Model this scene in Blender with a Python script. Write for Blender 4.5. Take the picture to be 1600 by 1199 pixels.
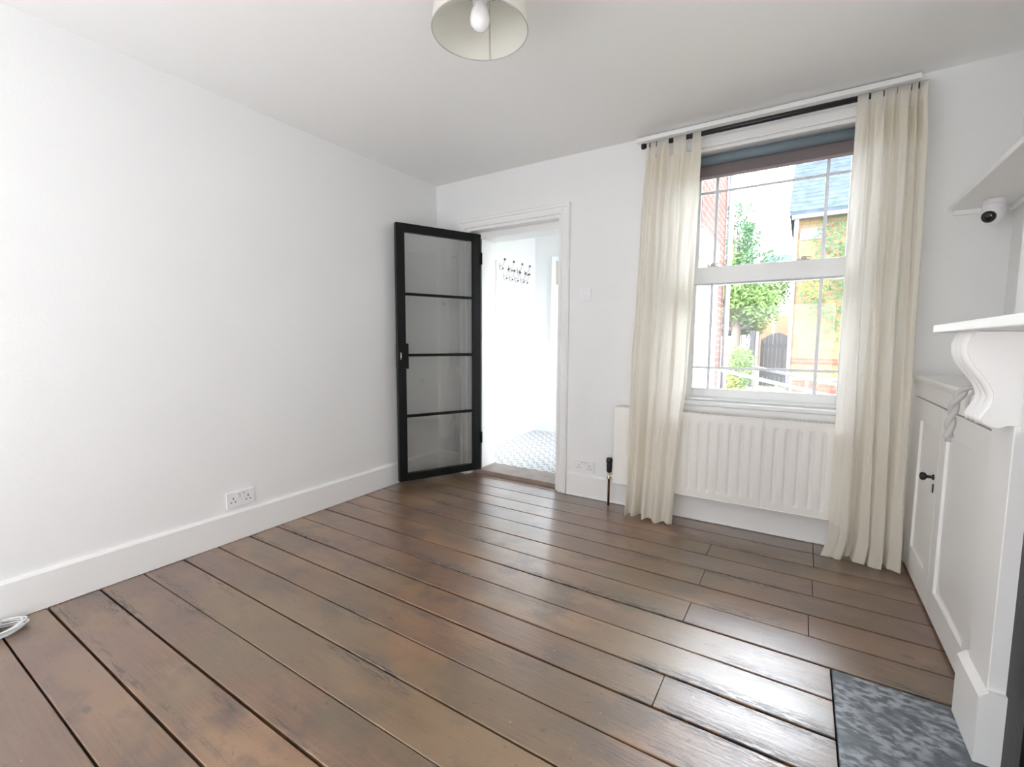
import bpy, bmesh, math, random
from mathutils import Vector, Matrix
random.seed(7)
for o in list(bpy.data.objects): bpy.data.objects.remove(o)
S = bpy.context.scene
COL = S.collection

# ------------------------------------------------------------------ camera
cam = bpy.data.cameras.new('camera'); co = bpy.data.objects.new('camera', cam); COL.objects.link(co)
yaw, pit, rol = -5.63609202e-01, -8.99217724e-02, 5.58657937e-03
f = Vector((math.sin(yaw)*math.cos(pit), math.cos(yaw)*math.cos(pit), math.sin(pit)))
r = Vector((math.cos(yaw), -math.sin(yaw), 0)); u = r.cross(f)
r2 = math.cos(rol)*r + math.sin(rol)*u; u2 = -math.sin(rol)*r + math.cos(rol)*u
M = Matrix.Identity(4)
for i in range(3):
    M[i][0] = r2[i]; M[i][1] = u2[i]; M[i][2] = -f[i]
M.translation = Vector((2.50557, -2.90499, 1.07))
co.matrix_world = M
cam.sensor_fit = 'HORIZONTAL'; cam.sensor_width = 36.0; cam.lens = 716.46/1600*36.0
cam.clip_start = 0.02; cam.clip_end = 200
S.camera = co
# ------------------------------------------------------------------ sky, sun, portals, added fill lamps, exposure
W = bpy.data.worlds.new('sky'); S.world = W; W.use_nodes = True
wn = W.node_tree.nodes; wl = W.node_tree.links
bg = wn['Background']
tc = wn.new('ShaderNodeTexCoord'); sep = wn.new('ShaderNodeSeparateXYZ'); rmp = wn.new('ShaderNodeValToRGB')
wl.new(tc.outputs['Generated'], sep.inputs[0]); wl.new(sep.outputs['Z'], rmp.inputs['Fac'])
rmp.color_ramp.elements[0].color = (0.93, 0.96, 1.0, 1); rmp.color_ramp.elements[1].color = (0.80, 0.90, 1.0, 1)
wl.new(rmp.outputs['Color'], bg.inputs['Color']); bg.inputs['Strength'].default_value = 15.0

def area(name, loc, rot, sx, sy, power, color=(1, 1, 1), portal=False):
    l = bpy.data.lights.new(name, 'AREA'); l.shape = 'RECTANGLE'; l.size = sx; l.size_y = sy
    l.energy = power; l.color = color
    if portal: l.cycles.is_portal = True
    o = bpy.data.objects.new(name, l); COL.objects.link(o); o.location = loc; o.rotation_euler = rot
    return o
sun = bpy.data.lights.new('sun', 'SUN'); sun.energy = 8.0; sun.angle = 0.2; sun.color = (1, .95, .86)
so_ = bpy.data.objects.new('sun', sun); COL.objects.link(so_)
so_.rotation_euler = Vector((.35, .72, -.75)).to_track_quat('-Z', 'Y').to_euler()
so_.location = (-3, -8, 9)
P90 = math.pi/2
area('window_portal', (2.33, .34, 1.45), (-P90, 0, 0), 1.1, 1.5, 1, portal=True)
# fill lamps added behind the camera; daylight portal of the utility yard door
area('fill_light_front', (1.5, -4.02, 1.10), (P90+.50, 0, 0), 2.7, 1.8, 28, (.97, .98, 1.0))
area('fill_light_side', (3.27, -3.35, 1.15), (0, P90, 0), 2.0, 1.1, 12, (.97, .98, 1.0))  # second added fill, shining in from the right wall
area('utility_door_portal', (1.62, 1.05, 1.1), (0, P90, 0), 2.0, .84, 1, portal=True)
S.view_settings.view_transform = 'Standard'; S.view_settings.look = 'None'
S.view_settings.exposure = 0.72; S.view_settings.gamma = 1.0; S.view_settings.use_curve_mapping = False
S.cycles.use_denoising = True
S.cycles.max_bounces = 14; S.cycles.diffuse_bounces = 8; S.cycles.glossy_bounces = 6
S.cycles.transparent_max_bounces = 16; S.cycles.transmission_bounces = 8
S.cycles.sample_clamp_indirect = 8.0; S.cycles.caustics_reflective = False; S.cycles.caustics_refractive = False

# ------------------------------------------------------------------ materials
def mat(name, col, rough=.5, metal=0, bump=0, bscale=60, spec=.5, var=0, vscale=4, coat=0):
    m = bpy.data.materials.new(name); m.use_nodes = True
    nt = m.node_tree; b = nt.nodes['Principled BSDF']
    b.inputs['Base Color'].default_value = (*col, 1); b.inputs['Roughness'].default_value = rough
    b.inputs['Metallic'].default_value = metal; b.inputs['Specular IOR Level'].default_value = spec
    b.inputs['Coat Weight'].default_value = coat
    g = nt.nodes.new('ShaderNodeNewGeometry')
    if bump:
        n = nt.nodes.new('ShaderNodeTexNoise'); n.inputs['Scale'].default_value = bscale; n.inputs['Detail'].default_value = 4
        nt.links.new(g.outputs['Position'], n.inputs['Vector'])
        bp = nt.nodes.new('ShaderNodeBump'); bp.inputs['Strength'].default_value = bump; bp.inputs['Distance'].default_value = .004
        nt.links.new(n.outputs['Fac'], bp.inputs['Height']); nt.links.new(bp.outputs['Normal'], b.inputs['Normal'])
    if var:
        n = nt.nodes.new('ShaderNodeTexNoise'); n.inputs['Scale'].default_value = vscale; n.inputs['Detail'].default_value = 3
        nt.links.new(g.outputs['Position'], n.inputs['Vector'])
        cr = nt.nodes.new('ShaderNodeValToRGB')
        cr.color_ramp.elements[0].position = .3; cr.color_ramp.elements[1].position = .7
        cr.color_ramp.elements[0].color = (*[c*(1-var) for c in col], 1)
        cr.color_ramp.elements[1].color = (*[min(1, c*(1+var)) for c in col], 1)
        nt.links.new(n.outputs['Fac'], cr.inputs['Fac']); nt.links.new(cr.outputs['Color'], b.inputs['Base Color'])
    return m

def N(nt, t, **k):
    n = nt.nodes.new(t)
    for a, v in k.items():
        if a in n.inputs.keys(): n.inputs[a].default_value = v
        else: setattr(n, a, v)
    return n
def math_(nt, op, a, b=None, c=None):
    n = nt.nodes.new('ShaderNodeMath'); n.operation = op
    for i, v in enumerate((a, b, c)):
        if v is None: continue
        if isinstance(v, (int, float)): n.inputs[i].default_value = v
        else: nt.links.new(v, n.inputs[i])
    return n.outputs[0]
def mix_(nt, fac, a, b):
    n = nt.nodes.new('ShaderNodeMix'); n.data_type = 'RGBA'
    for i, v in ((0, fac), (6, a), (7, b)):
        if isinstance(v, (int, float)): n.inputs[i].default_value = v
        elif isinstance(v, tuple): n.inputs[i].default_value = (*v, 1)
        else: nt.links.new(v, n.inputs[i])
    return n.outputs[2]
def ramp(nt, x, lo, hi):
    n = nt.nodes.new('ShaderNodeMapRange'); n.inputs[1].default_value = lo; n.inputs[2].default_value = hi
    n.interpolation_type = 'SMOOTHSTEP'; nt.links.new(x, n.inputs[0]); return n.outputs[0]

wall_m = mat('wall_paint', (.80, .806, .806), .75, bump=.12, bscale=90, var=.012, vscale=1.5)
ceil_m = mat('ceiling_paint', (.88, .88, .872), .85, bump=.15, bscale=25)
gloss_m = mat('white_gloss_paint', (.83, .83, .825), .32, bump=.05, bscale=30)
upvc_m = mat('white_window_plastic', (.90, .92, .93), .25)
cab_m = mat('cabinet_paint', (.88, .88, .872), .38, bump=.08, bscale=18)
rad_m = mat('radiator_enamel', (.80, .78, .75), .3)
black_m = mat('black_door_metal', (.004, .005, .005), .4, bump=.02, spec=.25)
rod_m = mat('black_rod', (.010, .008, .012), .4)
chrome_m = mat('chrome', (.75, .75, .75), .18, 1)
brass_m = mat('aged_brass', (.62, .56, .42), .35, .8)
plastic_m = mat('white_plastic', (.82, .81, .83), .3)
dark_m = mat('dark_slot', (.03, .03, .03), .6)
iron_m = mat('cast_iron', (.008, .008, .009), .45, bump=.2, bscale=50)
gap_m = mat('dark_gap', (.006, .004, .003), .9)
copper_m = mat('dark_copper_pipe', (.09, .035, .02), .4, .5)
cord_m = mat('cotton_rope', (.50, .49, .48), .8, bump=.3, bscale=300)
cable_m = mat('white_cable', (.80, .82, .85), .35)
pale_hook_m = mat('pale_hook_metal', (.55, .55, .56), .4)
hook_m = mat('hook_knob_dark', (.10, .10, .11), .3)
lens_m = mat('black_lens', (.004, .005, .008), .08, coat=.5)
tube_m = mat('blind_tube_fabric', (.16, .21, .25), .55)
trans_names = {}

def cloth(name, col, t, bump=.25, bscale=500):
    m = bpy.data.materials.new(name); m.use_nodes = True; nt = m.node_tree
    for n in list(nt.nodes): nt.nodes.remove(n)
    out = N(nt, 'ShaderNodeOutputMaterial'); d = N(nt, 'ShaderNodeBsdfDiffuse'); tr = N(nt, 'ShaderNodeBsdfTranslucent'); mx = N(nt, 'ShaderNodeMixShader')
    d.inputs[0].default_value = (*col, 1); tr.inputs[0].default_value = (*col, 1); mx.inputs[0].default_value = t
    g = N(nt, 'ShaderNodeNewGeometry'); n = N(nt, 'ShaderNodeTexNoise', Scale=bscale, Detail=3.0)
    mp = N(nt, 'ShaderNodeMapping'); mp.inputs['Scale'].default_value = (1, 1, .3)
    bp = N(nt, 'ShaderNodeBump', Strength=bump, Distance=.002)
    L = nt.links.new
    L(g.outputs['Position'], mp.inputs[0]); L(mp.outputs[0], n.inputs['Vector']); L(n.outputs['Fac'], bp.inputs['Height'])
    L(bp.outputs[0], d.inputs['Normal']); L(bp.outputs[0], tr.inputs['Normal'])
    L(d.outputs[0], mx.inputs[1]); L(tr.outputs[0], mx.inputs[2]); L(mx.outputs[0], out.inputs[0])
    return m
curtain_m = cloth('cream_curtain_cotton', (.93, .90, .835), .58)
blind_m = cloth('taupe_blind_fabric', (.24, .205, .21), .15)
shade_m = cloth('cream_shade_linen', (.80, .79, .74), .45, .3, 700)
shade_in_m = cloth('shade_seam_linen', (.50, .49, .43), .2)
def glass(name, refl=1.0, tint=(1, 1, 1)):
    m = bpy.data.materials.new(name); m.use_nodes = True; nt = m.node_tree
    for n in list(nt.nodes): nt.nodes.remove(n)
    out = N(nt, 'ShaderNodeOutputMaterial'); t = N(nt, 'ShaderNodeBsdfTransparent'); g = N(nt, 'ShaderNodeBsdfGlossy', Roughness=.01)
    t.inputs[0].default_value = (*tint, 1)
    fr = N(nt, 'ShaderNodeFresnel', IOR=1.5); mx = N(nt, 'ShaderNodeMixShader'); L = nt.links.new
    k = math_(nt, 'MULTIPLY', fr.outputs[0], refl)
    L(k, mx.inputs[0]); L(t.outputs[0], mx.inputs[1]); L(g.outputs[0], mx.inputs[2]); L(mx.outputs[0], out.inputs[0])
    return m
glass_m = glass('window_glass')
dglass_m = glass('door_glass', 2.4, (.985, .99, .985))
bulb_m = mat('frosted_bulb', (.85, .84, .86), .15)

def floor_mat():
    m = bpy.data.materials.new('stained_floorboard_wood'); m.use_nodes = True; nt = m.node_tree; L = nt.links.new
    b = nt.nodes['Principled BSDF']
    g = N(nt, 'ShaderNodeNewGeometry'); oi = N(nt, 'ShaderNodeObjectInfo')
    off = N(nt, 'ShaderNodeVectorMath', operation='SCALE'); cmb = N(nt, 'ShaderNodeCombineXYZ')
    L(oi.outputs['Random'], cmb.inputs[0]); L(oi.outputs['Random'], cmb.inputs[2]); L(cmb.outputs[0], off.inputs[0]); off.inputs['Scale'].default_value = 17.0
    add = N(nt, 'ShaderNodeVectorMath', operation='ADD'); L(g.outputs['Position'], add.inputs[0]); L(off.outputs[0], add.inputs[1])
    def noise(sx, sy, scale, detail=4, rough=.6, src=add.outputs[0], dist=0):
        mp = N(nt, 'ShaderNodeMapping'); mp.inputs['Scale'].default_value = (sx, sy, 1); L(src, mp.inputs[0])
        n = N(nt, 'ShaderNodeTexNoise', Scale=scale, Detail=float(detail), Roughness=rough); n.inputs['Distortion'].default_value = dist
        L(mp.outputs[0], n.inputs['Vector']); return n.outputs['Fac']
    fine = noise(1.2, 26, 5, 6, .65)
    broad = noise(1, 2.2, 1.7, 4)
    blot = noise(1, 1.3, 4.5, 5, .65, g.outputs['Position'])
    tint = noise(1, 1, 1.3, 2, .5, g.outputs['Position'])
    c = mix_(nt, ramp(nt, fine, .30, .72), (.130, .055, .023), (.215, .108, .050))
    c = mix_(nt, math_(nt, 'MULTIPLY', ramp(nt, broad, .42, .60), .75), c, (.30, .165, .075))
    c = mix_(nt, math_(nt, 'MULTIPLY', ramp(nt, blot, .50, .64), .62), c, (.055, .028, .020))
    c = mix_(nt, math_(nt, 'MULTIPLY', ramp(nt, tint, .50, .60), .45), c, (.13, .098, .042))
    c = mix_(nt, math_(nt, 'MULTIPLY', ramp(nt, tint, .50, .40), .40), c, (.15, .070, .055))
    # tone of every single board
    c = mix_(nt, math_(nt, 'MULTIPLY', oi.outputs['Random'], .38), c, (.075, .042, .028))
    # knots
    mpv = N(nt, 'ShaderNodeMapping'); mpv.inputs['Scale'].default_value = (1, 1.9, 1); L(add.outputs[0], mpv.inputs[0])
    v = N(nt, 'ShaderNodeTexVoronoi', Scale=3.1); L(mpv.outputs[0], v.inputs['Vector'])
    kn = ramp(nt, v.outputs['Distance'], .085, .035)
    c = mix_(nt, math_(nt, 'MULTIPLY', kn, .75), c, (.03, .017, .012))
    # worn dark streaks, running with the grain beside some joints
    sp = N(nt, 'ShaderNodeSeparateXYZ'); L(g.outputs['Position'], sp.inputs[0])
    ry = math_(nt, 'FRACT', math_(nt, 'DIVIDE', math_(nt, 'ADD', sp.outputs['Y'], 2.419+1.61), .161))
    near = math_(nt, 'ABSOLUTE', math_(nt, 'SUBTRACT', ry, .5))          # .5 at a joint
    edge = ramp(nt, near, .12, .46)
    streak = noise(3.2, 26, 4.5, 3, .7, g.outputs['Position'], .2)
    zone = noise(.75, 5.0, 1.9, 2, .5, g.outputs['Position'])
    dx = math_(nt, 'SUBTRACT', sp.outputs['X'], 2.42); dy = math_(nt, 'ADD', sp.outputs['Y'], 1.52)
    q = math_(nt, 'ADD', math_(nt, 'POWER', math_(nt, 'DIVIDE', dx, .42), 2), math_(nt, 'POWER', math_(nt, 'DIVIDE', dy, .20), 2))
    worn = ramp(nt, q, 1.6, .2)
    zz = math_(nt, 'MAXIMUM', ramp(nt, zone, .54, .62), worn)
    st = math_(nt, 'MULTIPLY', math_(nt, 'MULTIPLY', ramp(nt, streak, .485, .53), edge), zz)
    c = mix_(nt, math_(nt, 'MULTIPLY', st, .9), c, (.014, .010, .010))
    nk = noise(1, 2.2, 28, 2, .6, g.outputs['Position'], .5)
    c = mix_(nt, math_(nt, 'MULTIPLY', ramp(nt, nk, .66, .72), .7), c, (.04, .022, .015))
    # pale flecks of old paint
    fl = noise(1, 1.5, 55, 1, .5, g.outputs['Position'])
    c = mix_(nt, math_(nt, 'MULTIPLY', ramp(nt, fl, .765, .80), .6), c, (.5, .42, .34))
    L(c, b.inputs['Base Color'])
    rg = noise(1.5, 6, 6, 4, .6)
    r0 = math_(nt, 'ADD', .22, math_(nt, 'MULTIPLY', rg, .26))
    L(math_(nt, 'ADD', r0, math_(nt, 'MULTIPLY', st, .3)), b.inputs['Roughness'])
    b.inputs['Specular IOR Level'].default_value = 1.0; b.inputs['Coat Weight'].default_value = 1.0; b.inputs['Coat Roughness'].default_value = .33; b.inputs['Coat IOR'].default_value = 1.62
    hh = math_(nt, 'ADD', math_(nt, 'MULTIPLY', fine, .5), math_(nt, 'MULTIPLY', blot, .6))
    hh = math_(nt, 'SUBTRACT', hh, math_(nt, 'MULTIPLY', st, .25)); peel = noise(1, 1.2, 45, 2, .5, g.outputs['Position'], .6); hh = math_(nt, 'ADD', hh, math_(nt, 'MULTIPLY', peel, .30))
    bp = N(nt, 'ShaderNodeBump', Strength=.35, Distance=.003); L(hh, bp.inputs['Height']); L(bp.outputs[0], b.inputs['Normal']); L(bp.outputs[0], b.inputs['Coat Normal'])
    return m
floor_m = floor_mat()

def slate_mat():
    m = bpy.data.materials.new('grey_slate'); m.use_nodes = True; nt = m.node_tree; L = nt.links.new
    b = nt.nodes['Principled BSDF']; g = N(nt, 'ShaderNodeNewGeometry')
    mp = N(nt, 'ShaderNodeMapping'); mp.inputs['Scale'].default_value = (1, 1.6, 1); mp.inputs['Rotation'].default_value = (0, 0, .7)
    L(g.outputs['Position'], mp.inputs[0])
    n = N(nt, 'ShaderNodeTexNoise', Scale=34.0, Detail=5.0); L(mp.outputs[0], n.inputs['Vector'])
    n2 = N(nt, 'ShaderNodeTexNoise', Scale=5.0, Detail=3.0); L(mp.outputs[0], n2.inputs['Vector'])
    c = mix_(nt, ramp(nt, n.outputs['Fac'], .38, .62), (.10, .115, .135), (.36, .39, .43))
    c = mix_(nt, ramp(nt, n2.outputs['Fac'], .55, .40), c, (.11, .13, .15))
    L(c, b.inputs['Base Color']); b.inputs['Roughness'].default_value = .42
    bp = N(nt, 'ShaderNodeBump', Strength=.6, Distance=.004); L(n.outputs['Fac'], bp.inputs['Height']); L(bp.outputs[0], b.inputs['Normal'])
    return m
slate_m = slate_mat()

def tile_mat():
    m = bpy.data.materials.new('patterned_tile'); m.use_nodes = True; nt = m.node_tree; L = nt.links.new
    b = nt.nodes['Principled BSDF']; g = N(nt, 'ShaderNodeNewGeometry'); sp = N(nt, 'ShaderNodeSeparateXYZ'); L(g.outputs['Position'], sp.inputs[0])
    def fr(o, off): return math_(nt, 'SUBTRACT', math_(nt, 'FRACT', math_(nt, 'ADD', math_(nt, 'DIVIDE', o, .1), off)), .5)
    X, Y = sp.outputs['X'], sp.outputs['Y']
    x, y = fr(X, 10), fr(Y, 10); x2, y2 = fr(X, 10.5), fr(Y, 10.5)
    def A(v): return math_(nt, 'ABSOLUTE', v)
    d1 = math_(nt, 'ADD', A(x), A(y))
    rad = math_(nt, 'SQRT', math_(nt, 'ADD', math_(nt, 'MULTIPLY', x2, x2), math_(nt, 'MULTIPLY', y2, y2)))
    ang = math_(nt, 'ARCTAN2', y2, x2)
    petal = math_(nt, 'ADD', .27, math_(nt, 'MULTIPLY', math_(nt, 'COSINE', math_(nt, 'MULTIPLY', ang, 8)), .11))
    flower = ramp(nt, math_(nt, 'SUBTRACT', petal, rad), -.02, .02)
    hole = ramp(nt, rad, .10, .13)
    flower = math_(nt, 'MULTIPLY', flower, hole)
    dia = ramp(nt, d1, .17, .13)
    ring = math_(nt, 'MULTIPLY', ramp(nt, d1, .27, .30), ramp(nt, d1, .36, .33))
    k = math_(nt, 'MAXIMUM', math_(nt, 'MAXIMUM', math_(nt, 'MULTIPLY', flower, .8), dia), math_(nt, 'MULTIPLY', ring, .6))
    c = mix_(nt, k, (.72, .73, .74), (.07, .078, .095))
    L(c, b.inputs['Base Color']); b.inputs['Roughness'].default_value = .35
    return m
tile_m = tile_mat()

def brick_mat(name, c1, c2, mortar, scale=1.0, axis='Y', ivy=None):
    m = bpy.data.materials.new(name); m.use_nodes = True; nt = m.node_tree; L = nt.links.new
    b = nt.nodes['Principled BSDF']; g = N(nt, 'ShaderNodeNewGeometry'); sp = N(nt, 'ShaderNodeSeparateXYZ'); cb = N(nt, 'ShaderNodeCombineXYZ')
    L(g.outputs['Position'], sp.inputs[0]); L(sp.outputs[axis], cb.inputs[0]); L(sp.outputs['Z'], cb.inputs[1])
    br = N(nt, 'ShaderNodeTexBrick', Scale=1.0); br.inputs['Color1'].default_value = (*c1, 1); br.inputs['Color2'].default_value = (*c2, 1)
    br.inputs['Mortar'].default_value = (*mortar, 1); br.inputs['Mortar Size'].default_value = .007*scale
    br.inputs['Brick Width'].default_value = .225*scale; br.inputs['Row Height'].default_value = .075*scale
    L(cb.outputs[0], br.inputs['Vector'])
    n = N(nt, 'ShaderNodeTexNoise', Scale=3.0, Detail=4.0); L(g.outputs['Position'], n.inputs['Vector'])
    c = mix_(nt, math_(nt, 'MULTIPLY', ramp(nt, n.outputs['Fac'], .4, .7), .4), br.outputs['Color'], tuple(x*.5 for x in c1))
    L(c, b.inputs['Base Color']); b.inputs['Roughness'].default_value = 1.0; b.inputs['Specular IOR Level'].default_value = .05
    return m
redbrick_m = brick_mat('red_brick', (.11, .050, .045), (.085, .042, .036), (.12, .11, .10))
yelbrick_m = brick_mat('yellow_stock_brick', (.15, .098, .048), (.11, .072, .040), (.075, .07, .062), 1.3, 'X')
redband_m = brick_mat('red_band_brick', (.14, .045, .03), (.11, .04, .03), (.075, .07, .062), 1.3, 'X')
slate_roof_m = mat('roof_slate', (.030, .038, .048), 1.0, spec=.02, var=.2, vscale=6)
gate_m = mat('black_gate_wood', (.018, .020, .027), .6, bump=.3, bscale=20, var=.4, vscale=12)
fence_m = mat('pale_fence_wood', (.12, .11, .105), .8, var=.15)
post_m = mat('concrete_post', (.16, .16, .17), .8)
grass_m = mat('grass', (.05, .075, .02), .9, var=.35, vscale=3)
path_m = mat('sandy_path', (.13, .105, .07), .9, var=.2)
bark_m = mat('bark', (.07, .055, .045), .9)
leafs = [cloth('leaf_dark_green', (.045, .085, .045), .3, 0), cloth('leaf_green', (.085, .14, .045), .35, 0), cloth('leaf_yellow_green', (.19, .22, .05), .4, 0)]
rail_m = mat('galvanised_rail', (.22, .23, .26), .4, .3)
render_m = mat('pale_render', (.16, .145, .14), .85)
blue_m = mat('blue_conifer', (.05, .08, .10), .8, var=.4, vscale=15)

# ------------------------------------------------------------------ mesh helpers
class MB:
    def __init__(s): s.v = []; s.f = []; s.sm = []
    def add(s, vs, fs, smooth=False):
        n = len(s.v); s.v += [tuple(v) for v in vs]; s.f += [tuple(i+n for i in q) for q in fs]; s.sm += [smooth]*len(fs); return s
    def box(s, lo, hi, bev=0):
        lo, hi = [min(a, b) for a, b in zip(lo, hi)], [max(a, b) for a, b in zip(lo, hi)]
        if not bev:
            v = [(x, y, z) for x in (lo[0], hi[0]) for y in (lo[1], hi[1]) for z in (lo[2], hi[2])]
            return s.add(v, [(0, 1, 3, 2), (4, 6, 7, 5), (0, 4, 5, 1), (2, 3, 7, 6), (0, 2, 6, 4), (1, 5, 7, 3)])
        bm = bmesh.new(); bmesh.ops.create_cube(bm, size=1)
        for v in bm.verts: v.co = Vector([(lo[i]+hi[i])/2 + v.co[i]*(hi[i]-lo[i]) for i in range(3)])
        bmesh.ops.bevel(bm, geom=bm.edges[:], offset=min(bev, min(hi[i]-lo[i] for i in range(3))*.45), segments=2, affect='EDGES', profile=.5)
        s.bm(bm); bm.free(); return s
    def bm(s, bm, smooth=False):
        bm.verts.index_update(); s.add([v.co[:] for v in bm.verts], [[v.index for v in q.verts] for q in bm.faces], smooth); return s
    def tube(s, pts, rad, n=12, smooth=True, caps=True, closed=False):
        pts = [Vector(p) for p in pts]; rs = rad if isinstance(rad, (list, tuple)) else [rad]*len(pts)
        vs = []; m = len(pts); up = None
        for i, p in enumerate(pts):
            a = pts[i-1] if (i > 0 or closed) else p; b = pts[(i+1) % m] if (i < m-1 or closed) else p
            t = (b-a).normalized()
            if up is None: up = Vector((0, 0, 1)) if abs(t.z) < .9 else Vector((1, 0, 0))
            x = up.cross(t)
            if x.length < 1e-5: x = Vector((1, 0, 0)).cross(t)
            x.normalize(); y = t.cross(x); up = y
            for k in range(n):
                an = 2*math.pi*k/n; vs.append(p + rs[i]*(x*math.cos(an)+y*math.sin(an)))
        fs = []
        for i in range(m if closed else m-1):
            for k in range(n):
                j = (i+1) % m
                fs.append((i*n+k, i*n+(k+1) % n, j*n+(k+1) % n, j*n+k))
        if caps and not closed: fs += [tuple(range(n-1, -1, -1)), tuple(range((m-1)*n, m*n))]
        return s.add(vs, fs, smooth)
    def lathe(s, prof, c, n=24, axis=(0, 0, 1), smooth=True):
        ax = Vector(axis).normalized(); x = ax.orthogonal().normalized(); y = ax.cross(x); c = Vector(c); vs = []
        for (rr, h) in prof:
            for k in range(n):
                an = 2*math.pi*k/n; vs.append(c+ax*h+rr*(x*math.cos(an)+y*math.sin(an)))
        fs = [(i*n+k, i*n+(k+1) % n, (i+1)*n+(k+1) % n, (i+1)*n+k) for i in range(len(prof)-1) for k in range(n)]
        if prof[0][0] > 0: fs.append(tuple(range(n-1, -1, -1)))
        if prof[-1][0] > 0: fs.append(tuple(range((len(prof)-1)*n, len(prof)*n)))
        return s.add(vs, fs, smooth)
    def prism(s, poly, a, b, axis, smooth=False):
        """poly: 2D points in the two other axes (in order), extruded from a to b along axis"""
        n = len(poly)
        def P(p, w):
            q = list(p); q.insert(axis, w); return tuple(q)
        vs = [P(p, a) for p in poly]+[P(p, b) for p in poly]
        fs = [tuple(range(n)), tuple(range(2*n-1, n-1, -1))]
        s.add(vs, fs)
        s.add(vs, [(i, i+n, (i+1) % n+n, (i+1) % n) for i in range(n)], smooth)
        return s
    def build(s, name, m, parent=None, label=None, cat=None, group=None, kind=None, rot=None):
        me = bpy.data.meshes.new(name)
        if parent is not None: o0 = Vector(parent.matrix_world.translation if parent.type == 'EMPTY' and False else WL(parent))
        else:
            xs = [v[0] for v in s.v]; ys = [v[1] for v in s.v]; zs = [v[2] for v in s.v]
            o0 = Vector(((min(xs)+max(xs))/2, (min(ys)+max(ys))/2, min(zs)))
        me.from_pydata([tuple(Vector(v)-o0) for v in s.v], [], s.f)
        for p, q in zip(me.polygons, s.sm): p.use_smooth = q
        bm = bmesh.new(); bm.from_mesh(me); bmesh.ops.recalc_face_normals(bm, faces=bm.faces[:]); bm.to_mesh(me); bm.free()
        me.materials.append(m)
        o = bpy.data.objects.new(name, me); COL.objects.link(o)
        if parent is None: o.location = o0; WLOC[o.name] = o0
        else: o.parent = parent; WLOC[o.name] = o0
        tag(o, label, cat, group, kind)
        return o
WLOC = {}
def WL(o): return WLOC[o.name]
def tag(o, label=None, cat=None, group=None, kind=None):
    if label: o['label'] = label
    if cat: o['category'] = cat
    if group: o['group'] = group
    if kind: o['kind'] = kind
    return o
def thing(name, loc, label=None, cat=None, group=None, kind=None):
    o = bpy.data.objects.new(name, None); COL.objects.link(o); o.location = loc; o.empty_display_size = .05
    WLOC[o.name] = Vector(loc); return tag(o, label, cat, group, kind)
def box(lo, hi, bev=0): return MB().box(lo, hi, bev)

CEIL = 2.315
# ------------------------------------------------------------------ structure: walls
def lw(y): return -.062 - .021*y            # face of the slightly skewed left wall
mb = MB(); mb.prism([(lw(.3), .3), (lw(-4), -4), (-.4, -4), (-.4, .3)], -.05, 2.6, 2); mb.build('wall_left', wall_m, kind='structure')
# back wall (y 0 .. .32) with a doorway x .24..1.065, z ..1.947 and a window opening
WX0, WX1, WZ0, WZ1 = 1.755, 2.845, .70, 2.185
mb = MB()
mb.box((-.10, 0, -.05), (.24, .32, 2.6)); mb.box((.24, 0, 1.947), (1.065, .32, 2.6)); mb.box((1.065, 0, -.05), (WX0, .32, 2.6))
mb.box((WX0, 0, -.05), (WX1, .32, WZ0)); mb.box((WX0, 0, WZ1), (WX1, .32, 2.6)); mb.box((WX1, 0, -.05), (3.6, .32, 2.6))
mb.build('wall_back', wall_m, kind='structure')
# right wall: alcove back, chimney breast with the fire opening
mb = MB()
mb.box((3.25, 0, -.05), (3.6, -2.80, 2.6)); mb.box((3.25, -3.90, -.05), (3.6, -4, 2.6)); mb.box((3.25, -2.80, 2.15), (3.6, -3.90, 2.6))  # gap at the camera end is made up for the side fill lamp
mb.box((2.992, -1.09, 0), (3.25, -1.40, 2.6)); mb.box((2.992, -2.20, 0), (3.25, -2.62, 2.6)); mb.box((2.992, -1.40, .85), (3.25, -2.20, 2.6))
mb.build('wall_right', wall_m, kind='structure')
# front wall behind the camera with a wide opening added for the fill lamp
mb = MB()
mb.box((-.4, -4, -.05), (.1, -4.3, 2.6)); mb.box((2.9, -4, -.05), (3.6, -4.3, 2.6)); mb.box((.1, -4, 2.15), (2.9, -4.3, 2.6))
mb.build('wall_front', wall_m, kind='structure')
mb = MB(); mb.box((-.4, -4.3, -.05), (3.6, -4.36, 2.6)); mb.build('wall_front', wall_m, kind='structure')
mb = MB(); mb.box((3.6, -2.6, -.05), (3.66, -4.36, 2.6)); mb.build('wall_right', wall_m, kind='structure')
# ceiling: gently uneven old plaster
mb = MB(); nx, ny = 12, 14; vs = []
for j in range(ny+1):
    for i in range(nx+1):
        x = -.3+3.8*i/nx; y = .25-4.5*j/ny
        z = CEIL+.003 + .0158*min(y, 0) + .004*math.sin(x*2.1+y*1.7)
        vs.append((x, y, z))
top = len(vs); vs += [(v[0], v[1], 2.62) for v in vs]
fs = [(j*(nx+1)+i, j*(nx+1)+i+1, (j+1)*(nx+1)+i+1, (j+1)*(nx+1)+i) for j in range(ny) for i in range(nx)]
fs += [tuple(top+k for k in q[::-1]) for q in fs]
mb.add(vs, fs, True); mb.build('ceiling', ceil_m, kind='structure')
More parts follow.
